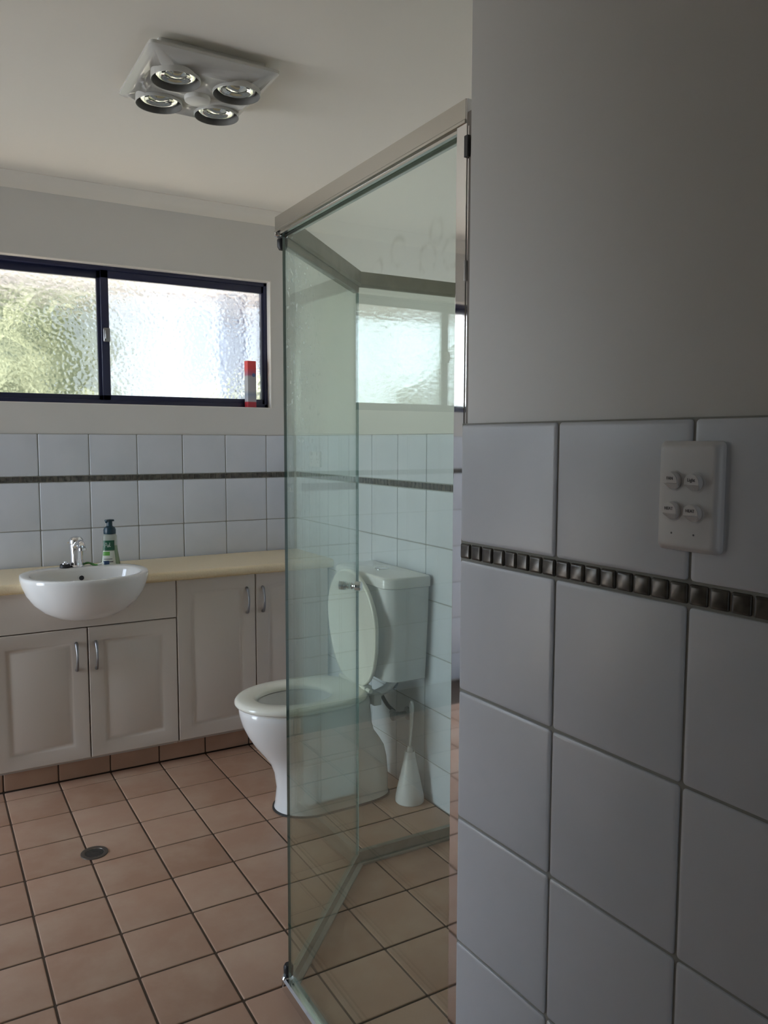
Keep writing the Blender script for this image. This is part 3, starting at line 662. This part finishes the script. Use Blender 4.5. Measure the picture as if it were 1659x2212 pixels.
b.loft([cis(0.700, yc-0.207, yc+0.207, 0.036, 0.8045), cis(0.695, yc-0.212, yc+0.212, 0.036, 0.808), cis(0.694, yc-0.213, yc+0.213, 0.036, 0.836), cis(0.698, yc-0.209, yc+0.209, 0.036, 0.843), cis(0.706, yc-0.202, yc+0.202, 0.036, 0.8455)], 'ceramic'); cl_ = part(b, 'cistern_lid', tl, sharp=40)
b = MB(); b.lathe([(0.027, 0.8445), (0.027, 0.8475), (0.0245, 0.849), (0.0238, 0.848)], (0.80, yc+0.006, 0), 'chrome', 28)
subpart(b, 'flush_button', cl_, tl)
b = MB(); b.tube([(0.690, TY-0.02, 0.372), (0.735, TY-0.05, 0.384), (0.785, TY-0.06, 0.402), (0.815, TY-0.06, 0.432), (0.822, TY-0.06, 0.458)], [0.017, 0.016, 0.016, 0.018, 0.020], 'plastic', 14, 1, 4)
b.box(0.712, 0.745, TY-0.095, TY-0.01, 0.355, 0.400, 'plastic', 0.006, 3); part(b, 'flush_pipe', tl)
# water hose + stop valve
b = MB(); b.tube([(0.845, 2.535, 0.455), (0.846, 2.540, 0.425), (0.845, 2.552, 0.392), (0.842, 2.600, 0.376), (0.838, 2.640, 0.358), (0.838, 2.642, 0.335), (0.842, 2.605, 0.304), (0.846, 2.560, 0.290)], 0.0075, 'darkhose', 12, 1, 5)
tag(b.obj('water_hose'), 'dark flexible water hose looping from under the cistern', 'hose')
b = MB(); MX = Matrix.Rotation(radians(-90), 4, 'Y')
b.lathe([(0.026, 0.0), (0.026, 0.004), (0.018, 0.009), (0.011, 0.012), (0.011, 0.040), (0.014, 0.042), (0.014, 0.056), (0.009, 0.058)], (XS-0.001, 2.520, 0.288), 'nickel', 20, M=MX)
sv = b.obj('stop_valve'); tag(sv, 'dark metal stop valve on the wall tiles behind the toilet brush', 'valve')
b = MB(); b.tube([(0.838, 2.520, 0.288), (0.838, 2.545, 0.288), (0.838, 2.566, 0.288)], [0.010, 0.011, 0.010], 'nickel', 14, 1, 2); b.obj('outlet', sv)
b = MB(); b.lathe([(0.010, 0.0), (0.017, 0.003), (0.018, 0.014), (0.013, 0.018)], (0.828, 2.520, 0.288), 'nickel', 10, M=MX); b.obj('tap_handle', sv)

# toilet brush
KX, KY = 0.822, 2.406
tbk = empty('toilet_brush', 'white toilet brush in a tall conical holder on the floor', 'toilet brush', (KX, KY, 0.0))
b = MB(); b.lathe([(0.050, 0.0005), (0.053, 0.004), (0.0525, 0.02), (0.047, 0.05), (0.036, 0.10), (0.025, 0.15), (0.019, 0.180), (0.0185, 0.192), (0.016, 0.192), (0.015, 0.17)], (KX, KY, 0), 'plastic', 32, cap1=True); part(b, 'holder', tbk)
b = MB(); b.lathe([(0.011, 0.175), (0.012, 0.200), (0.008, 0.208)], (KX, KY, 0), 'plastic', 16)
b.tube([(KX, KY, 0.20), (KX, KY-0.002, 0.24), (KX, KY-0.008, 0.29), (KX, KY-0.010, 0.335)], [0.0065, 0.006, 0.0085, 0.0105], 'plastic', 12, 0.6, 4)
lp_ = [(KX+0.010*cos(a)*0.4, KY-0.010+0.0085*cos(a), 0.352+0.026*sin(a)) for a in [2*pi*k/24 for k in range(24)]]
rings = []
for k in range(24):
    a = 2*pi*k/24; c0 = Vector((KX, KY-0.010+0.0080*cos(a), 0.356+0.024*sin(a))); o1 = Vector((0, cos(a), sin(a)))
    rings.append([c0 + o1*0.0036*cos(q) + Vector((1, 0, 0))*0.005*sin(q) for q in [2*pi*j/8 for j in range(8)]])
b.loft(rings, 'plastic', loop=True); part(b, 'handle', tbk)

# double power point on the right wall
MAT['slot'] = new_mat('socket_slots', (0.03, 0.03, 0.03), 0.5)
pp = empty('power_point', 'white double power point on the tiled wall above the bench corner', 'power point', (XS, 3.328, 1.241))
b = MB(); b.box(XS-0.009, XS-0.0005, 3.270, 3.386, 1.205, 1.277, 'plastic', 0.003, 3); pl = part(b, 'plate', pp)
for dy in (-0.034, 0.034):
    b = MB()
    for (oy, oz, an) in ((-0.008, 0.0, 30), (0.008, 0.0, -30), (0, -0.013, 0)):
        Mx = Matrix.Translation((XS-0.0092, 3.328+dy+oy, 1.240+oz)) @ Matrix.Rotation(radians(an), 4, 'X')
        b.box(-0.0004, 0.0004, -0.001, 0.001, -0.0035, 0.0035, 'slot', M=Mx)
    part(b, 'socket', pp)
    b = MB(); b.box(XS-0.0125, XS-0.0085, 3.328+dy*0.75-0.004, 3.328+dy*0.75+0.004, 1.258, 1.272, 'plastic', 0.001); part(b, 'rocker_switch', pp)

# ------------------------------------------------------------------ floor drain
dn = empty('floor_drain', 'round dark metal floor drain grate set in the beige tiles', 'drain', (-0.257, 2.595, 0.0))
b = MB(); b.lathe([(0.0425, 0.0), (0.042, 0.0028), (0.038, 0.0032), (0.030, 0.0026), (0.0285, 0.001)], (-0.257, 2.595, 0), 'drainmetal', 36, cap1=False); part(b, 'ring', dn)
b = MB(); b.lathe([(0.0295, 0.0002), (0.0295, 0.0009)], (-0.257, 2.595, 0), 'black', 30); part(b, 'sump', dn)
b = MB()
for k in range(-3, 4):
    hw = sqrt(max(0.0285**2-(k*0.0075)**2, 0)); Mx = Matrix.Translation((-0.257, 2.595, 0.0016)) @ Matrix.Rotation(radians(-38), 4, 'Z')
    b.box(-hw, hw, k*0.0075-0.0012, k*0.0075+0.0012, -0.0005, 0.0006, 'drainmetal', M=Mx)
part(b, 'grate', dn)

# ------------------------------------------------------------------ shower screen
P1 = Vector((0.030, 1.690, 0)); P2 = Vector((0.448, 2.118, 0)); P3 = Vector((XS-0.002, 2.112, 0)); PA = Vector((0.030, 0.982, 0))
ss = empty('shower_screen', 'angled glass shower screen framed in polished aluminium', 'shower screen', (P1.x, P1.y, 0.0))
def along(P, Q): d = (Q-P); l = d.length; d.normalize(); return d, Vector((-d.y, d.x, 0)), l
def ext(mb, P, Q, prof, mat, e0=0.0, e1=0.0, m0=0.0, m1=0.0):
    """sweep profile [(side,z)] from P to Q; m = mitre (extra length per unit side)"""
    d, n, l = along(P, Q)
    a = [P-d*e0+n*x+Vector((0, 0, z))-d*(m0*x) for x, z in prof]; c = [Q+d*e1+n*x+Vector((0, 0, z))+d*(m1*x) for x, z in prof]
    mb.loft([a, c], mat)
# side +n is the room side
def top_prof(w=0.015):
    return [(-w, 1.820), (w, 1.820), (w, 1.792), (w+0.0015, 1.790), (w+0.0015, 1.786), (w-0.003, 1.784), (w-0.003, 1.7790), (0.005, 1.7790), (0.005, 1.786), (-0.005, 1.786), (-0.005, 1.7765), (-w+0.003, 1.7765), (-w, 1.784)]
tn = math.tan(radians(22.8))
b = MB(); ext(b, PA, P1, top_prof(), 'alu', 0, 0.004, 0, tn); part(b, 'top_rail', ss, sharp=20)
b = MB(); ext(b, P1, P2, top_prof(0.014), 'aluworn', 0, 0, tn, tn*0.9)
ext(b, P1, P2, [(-0.006, 1.760), (0.010, 1.758), (0.011, 1.775), (-0.007, 1.7765)], 'aluworn', -0.012, -0.005); part(b, 'top_rail', ss, sharp=20)
b = MB(); ext(b, P2, P3, top_prof(0.014), 'aluworn', 0, 0, 0, 0); part(b, 'top_rail', ss, sharp=20)
# bottom rails
def bot_prof(h=0.030, w=0.015):
    return [(-w, 0.0008), (w, 0.0008), (w, h-0.006), (w-0.004, h), (0.005, h), (0.005, h-0.008), (-0.005, h-0.008), (-0.005, h-0.003), (-w, h-0.006)]
b = MB(); ext(b, PA, P1, bot_prof(0.032, 0.0155), 'alupost', 0, 0.006, 0, tn); part(b, 'bottom_rail', ss, sharp=20)
b = MB(); ext(b, P1, P2, [(-0.020, 0.0008), (0.013, 0.0008), (0.013, 0.022), (0.008, 0.030), (-0.006, 0.032), (-0.010, 0.014), (-0.020, 0.006)], 'aluworn', -0.006, 0, 0, 0); part(b, 'bottom_rail', ss, sharp=20)
b = MB(); ext(b, P2, P3, [(-0.022, 0.0008), (0.014, 0.0008), (0.014, 0.034), (0.008, 0.040), (-0.010, 0.040), (-0.012, 0.012), (-0.022, 0.007)], 'aluworn', 0, 0, 0, 0); part(b, 'bottom_rail', ss, sharp=20)
# wall posts (channels)
b = MB(); b.box(0.0155, 0.0445, 0.9785, 1.005, 0.0008, 1.8195, 'alupost', 0.0012); part(b, 'wall_post', ss, sharp=12)
b = MB(); b.box(0.0160, 0.0200, 0.9745, 0.9765, 0.001, 1.78, 'alupost'); part(b, 'post_cover', ss)
b = MB(); b.box(P3.x-0.022, P3.x, P3.y-0.013, P3.y+0.013, 0.001, 1.819, 'alu', 0.0012); part(b, 'wall_post', ss, sharp=12)
b = MB(); b.box(0.0100, 0.0150, 0.9700, 0.9780, 1.735, 1.765, 'black'); part(b, 'buffer', ss)
# panes
def pane(P, Q, e0, e1, z0, z1, mat, name):
    d, n, l = along(P, Q); b = MB(); h = 0.003
    b.box(e0, l-e1, -h, h, z0, z1, mat)
    idx = b.slot('glassedge')
    for f in b.bm.faces:
        c = f.calc_center_median()
        if abs(c.x-e0) < 1e-5 or abs(c.x-(l-e1)) < 1e-5: f.material_index = idx
    o = b.obj(name, sharp=30); o.location = P-ss.location; o.rotation_euler = (0, 0, math.atan2(d.y, d.x)); o.parent = ss
    return o
g1 = pane(PA, P1, 0.006, 0.003, 0.026, 1.785, 'glass', 'glass_panel')
g2 = pane(P1, P2, 0.006, 0.006, 0.030, 1.762, 'glassdirty', 'glass_door')
g3 = pane(P2, P3, 0.003, 0.006, 0.034, 1.785, 'glass', 'glass_panel')
# pivots of the door at P1
dB, nB, lB = along(P1, P2)
def pivot(z, up_):
    b = MB(); c = P1+dB*0.012
    b.lathe([(0.0105, 0), (0.012, 0.003), (0.012, 0.018), (0.009, 0.024)] if not up_ else [(0.008, -0.024), (0.0115, -0.018), (0.012, -0.003), (0.0105, 0)], (c.x-0.004, c.y+0.006, z), 'black', 18)
    part(b, 'pivot', ss)
pivot(1.776, True); pivot(0.031, False)
b = MB(); b.lathe([(0.007, 0), (0.009, 0.002), (0.009, 0.009), (0.007, 0.011)], (P1.x-0.010, P1.y+0.004, 1.7765), 'chrome', 16); part(b, 'corner_cap', ss)
b = MB(); b.lathe([(0.014, 0.0), (0.0155, 0.002), (0.0155, 0.028), (0.012, 0.033)], (P1.x-0.001, P1.y+0.006, 0.001), 'alupost', 20); part(b, 'corner_cap', ss)
# knob through the door near the corner P2
KP = P1 + dB*0.524 + Vector((0, 0, 0.898)); RK = (nB).to_track_quat('Z', 'Y').to_matrix().to_4x4()
b = MB()
for sg in (-1, 1):
    b.lathe([(0.0105, 0.0032*sg), (0.0105, 0.008*sg), (0.0075, 0.010*sg), (0.0075, 0.013*sg), (0.0130, 0.015*sg), (0.0140, 0.017*sg), (0.0140, 0.032*sg), (0.0125, 0.034*sg)], KP, 'chrome', 24, M=RK)
part(b, 'door_knob', ss)
# silicone bead between wall end and post
b = MB(); b.box(0.0165, 0.030, 0.9690, 0.9785, 0.001, 1.80, new_mat('aged_silicone', (0.20, 0.17, 0.14), 0.5)); 
b.box(0.0125, 0.0170, 0.9768, 0.9790, 1.560, 1.590, 'plastic', 0.001); part(b, 'sealant', ss)

# ------------------------------------------------------------------ switch plate on the near wall
FR = Matrix((D, Vector((0, 0, 1)), NW)).transposed().to_4x4()      # local x along the wall towards the camera, y up, z out of the wall
SC = NP(0.4015, 1.2675, 0.0); FR.translation = SC
sw = empty('light_switch', 'white wall switch plate with four round buttons on the near tiles', 'switch', SC)
def loc_part(mb, name, par):
    o = mb.obj(name); o.data.transform(FR); o.data.transform(Matrix.Translation(-SC)); o.parent = par; return o
b = MB(); rings = []
W_, H_ = 0.077, 0.117
for ins, z, r in ((0.0, 0.0, 0.006), (0.0, 0.0035, 0.006), (0.0008, 0.0055, 0.006), (0.0042, 0.0098, 0.006), (0.0058, 0.0106, 0.005), (0.008, 0.0108, 0.004)):
    rings.append([Vector((x-(W_/2-ins), y-(H_/2-ins), z)) for x, y in rrect(W_-2*ins, H_-2*ins, r, 5)])
b.loft(rings, 'plastic'); plate = loc_part(b, 'plate', sw)
for (bx, by, tx) in ((-0.0150, 0.0165, 'FAN'), (0.0115, 0.0155, 'Light'), (-0.0150, -0.0155, 'HEAT'), (0.0115, -0.0165, 'HEAT')):
    b = MB(); n = 28; R_ = 0.0092
    b.lathe([(0.0112, 0.0106), (0.0112, 0.0113), (0.0100, 0.0113), (0.0100, 0.0109)], (bx, by, 0), 'plastic', n, cap1=False)
    loc_part(b, 'button_collar', sw)
    b = MB(); tmp = bmesh.new(); bmesh.ops.create_cone(tmp, cap_ends=True, segments=40, radius1=R_, radius2=R_, depth=0.012)
    bmesh.ops.translate(tmp, vec=(0, 0, 0.0145), verts=tmp.verts)
    for co, no in (((0, 0, 0.0182), (0, -0.10, 1)), ((0, -0.0030, 0.0178), (0, -0.72, 0.70)), ((0, 0, 0.0108), (0, 0, -1))):
        r_b = bmesh.ops.bisect_plane(tmp, geom=tmp.verts[:]+tmp.edges[:]+tmp.faces[:], plane_co=co, plane_no=Vector(no).normalized(), clear_outer=True)
        bmesh.ops.holes_fill(tmp, edges=[e for e in tmp.edges if e.is_boundary])
    bmesh.ops.bevel(tmp, geom=[e for e in tmp.edges if e.is_manifold and e.calc_face_angle(0) > 0.5], offset=0.0005, segments=2, affect='EDGES')
    bmesh.ops.recalc_face_normals(tmp, faces=tmp.faces); bmesh.ops.translate(tmp, vec=(bx, by, 0), verts=tmp.verts); b._merge(tmp, 'plastic')
    bt = loc_part(b, 'button', sw)
    tm = text_mesh('printed_word', tx, 0.0047 if tx != 'Light' else 0.0052, 'ink', Matrix.Translation(-SC) @ FR @ Matrix.Translation((bx, by+0.0026, 0.0186)) @ Matrix.Rotation(radians(5.7), 4, 'X') @ Matrix.Scale(0.92, 4, (1, 0, 0)), bt)
for dx in (-0.0165, 0.011):
    b = MB(); b.lathe([(0.0011, 0.0107), (0.0011, 0.01095)], (dx, -0.0395, 0), 'ink', 10); loc_part(b, 'screw_cover', sw)

# ------------------------------------------------------------------ ceiling heater light
HC = Vector((0.045, 2.340, ZC)); 
ht = empty('bathroom_heater', 'white four-lamp heater and light unit mounted on the ceiling', 'heater light', HC)
b = MB(); rings = []; hx, hy = 0.180, 0.187
def hr(ins, z, r): return [Vector((HC.x-(hx-ins)+x, HC.y-(hy-ins)+y, HC.z+z)) for x, y in rrect(2*(hx-ins), 2*(hy-ins), r, 5)]
b.loft([hr(0.03, -0.0005, 0.01), hr(0.03, -0.022, 0.01), hr(0.0, -0.024, 0.014), hr(0.0, -0.032, 0.014), hr(0.006, -0.036, 0.014), hr(0.012, -0.038, 0.02), hr(0.034, -0.060, 0.05), hr(0.042, -0.0665, 0.055)], 'whitemetal')
cov = b.obj('cover')
# round recesses for the four lamps are cut out of the cover
b = MB()
for sx_, sy_ in ((-1, -1), (1, -1), (-1, 1), (1, 1)):
    b.lathe([(0.0662, -0.20), (0.0662, -0.033)], HC+Vector((sx_*0.0865, sy_*0.088, 0)), 'whitemetal', 48)
cut = b.obj('cutter'); md = cov.modifiers.new('cut', 'BOOLEAN'); md.operation = 'DIFFERENCE'; md.object = cut; md.solver = 'EXACT'
bpy.context.view_layer.update()
nm = bpy.data.meshes.new_from_object(cov.evaluated_get(bpy.context.evaluated_depsgraph_get())); cov.modifiers.clear(); cov.data = nm; nm.name = 'cover'
bpy.data.objects.remove(cut)
cov.data.transform(Matrix.Translation(-HC)); cov.parent = ht
MAT['bulbsilver'] = new_mat('silvered_bulb', (0.80, 0.80, 0.78), 0.08, 1.0)
MAT['bulbface'] = new_mat('bulb_front', (0.55, 0.56, 0.53), 0.04, 0.9)
MAT['diffuser'] = new_mat('opal_diffuser', (0.74, 0.73, 0.68), 0.4)
for sx_, sy_ in ((-1, -1), (1, -1), (-1, 1), (1, 1)):
    c = HC+Vector((sx_*0.0865, sy_*0.088, 0)); zt = -0.030
    b = MB(); b.lathe([(0.066, zt), (0.067, -0.060), (0.067, -0.0735), (0.066, -0.075)], c, 'whitemetal', 40, cap0=False, cap1=False)
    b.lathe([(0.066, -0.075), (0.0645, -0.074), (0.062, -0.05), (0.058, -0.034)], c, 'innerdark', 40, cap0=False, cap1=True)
    sh = part(b, 'shroud', ht)
    b = MB(); b.lathe([(0.034, -0.0345), (0.046, -0.044), (0.0535, -0.053), (0.0545, -0.057)], c, 'bulbsilver', 36, cap1=False)
    b.lathe([(0.0545, -0.057), (0.053, -0.0615), (0.047, -0.0625), (0.038, -0.0595), (0.030, -0.0575), (0.021, -0.0610), (0.010, -0.0640), (0.002, -0.0650)], c, 'bulbface', 36, cap0=False)
    part(b, 'heat_lamp', ht)
b = MB(); b.lathe([(0.036, -0.050), (0.037, -0.072), (0.0355, -0.078), (0.030, -0.081), (0.010, -0.0825)], HC, 'diffuser', 36); part(b, 'centre_light', ht)
b = MB(); b.lathe([(0.0372, -0.050), (0.0395, -0.056), (0.0372, -0.060)], HC, 'whitemetal', 36, cap0=False, cap1=False); part(b, 'centre_ring', ht)

# ------------------------------------------------------------------ outside the windows
MAT['eave'] = new_mat('white_eave_lining', (0.62, 0.62, 0.66), 0.6)
b = MB(); b.box(-4.0, 3.0, 3.72, 4.75, 2.185, 2.24, 'eave'); b.box(-4.0, 3.0, 4.75, 4.80, 2.15, 2.36, 'eave')
tag(b.obj('roof_eave'), 'pale roof eave seen blurred through the top of the window glass', 'eave')
MAT['post'] = new_mat('blue_grey_post', (0.06, 0.09, 0.20), 0.5)
b = MB(); b.box(0.90, 1.03, 4.60, 4.72, -0.3, 2.184, 'post', 0.01); b.box(0.87, 1.06, 4.57, 4.75, -0.3, -0.1, 'post', 0.01)
tag(b.obj('veranda_post'), 'blue-grey veranda post outside behind the right window pane', 'post')
MAT['bounce_ground'] = new_mat('pale_bounce_ground', (0.72, 0.64, 0.57), 0.9)  # unseen ground, coloured pale to bounce sunlight up to the ceiling
b = MB(); b.box(-9, 10, 3.75, 16, -0.5, -0.3, 'bounce_ground'); struct(b.obj('ground'))
MAT['leafy'] = new_mat('hedge_leaves', (0.2, 0.3, 0.08), 0.8); noise_color(MAT['leafy'], (0.13, 0.155, 0.075), (0.34, 0.36, 0.22), 4.0, 4)
def bush(name, label, spots):
    b = MB(); t = bmesh.new()
    for x, y, z, r in spots:
        k = bmesh.ops.create_icosphere(t, subdivisions=4, radius=1.0)
        for v in k['verts']:
            d = v.co.normalized(); q = 1+0.22*noise.noise(d*2.5+Vector((x, y, z)))+0.12*noise.noise(d*9+Vector((x, y, z)))+0.05*noise.noise(d*25)
            v.co = Vector((x, y, z))+Vector((d.x*r, d.y*r, d.z*r))*q
    b._merge(t, 'leafy'); tag(b.obj(name), label, 'bush')
bush('garden_bush', 'tall green bush outside behind the left window pane', [(-0.9, 6.6, 0.9, 1.1), (-0.2, 6.8, 1.2, 1.0), (-0.9, 6.9, 2.3, 0.8), (0.1, 7.0, 2.1, 0.6), (-1.8, 6.8, 1.2, 1.0), (-1.9, 6.8, 2.4, 0.7)])
bush('garden_bush', 'low yellow-green bush outside behind the lower right window pane', [(1.35, 5.9, 0.6, 0.6), (1.75, 5.9, 0.6, 0.6), (1.5, 5.9, 1.3, 0.5)])
bush('garden_bush', 'pale garden bush showing only as a reflection in the shower glass', [(-4.2, 6.6, 0.8, 0.9), (-4.6, 6.8, 1.2, 1.1), (-5.4, 6.8, 1.2, 1.2), (-5.2, 7, 2.2, 0.8)])
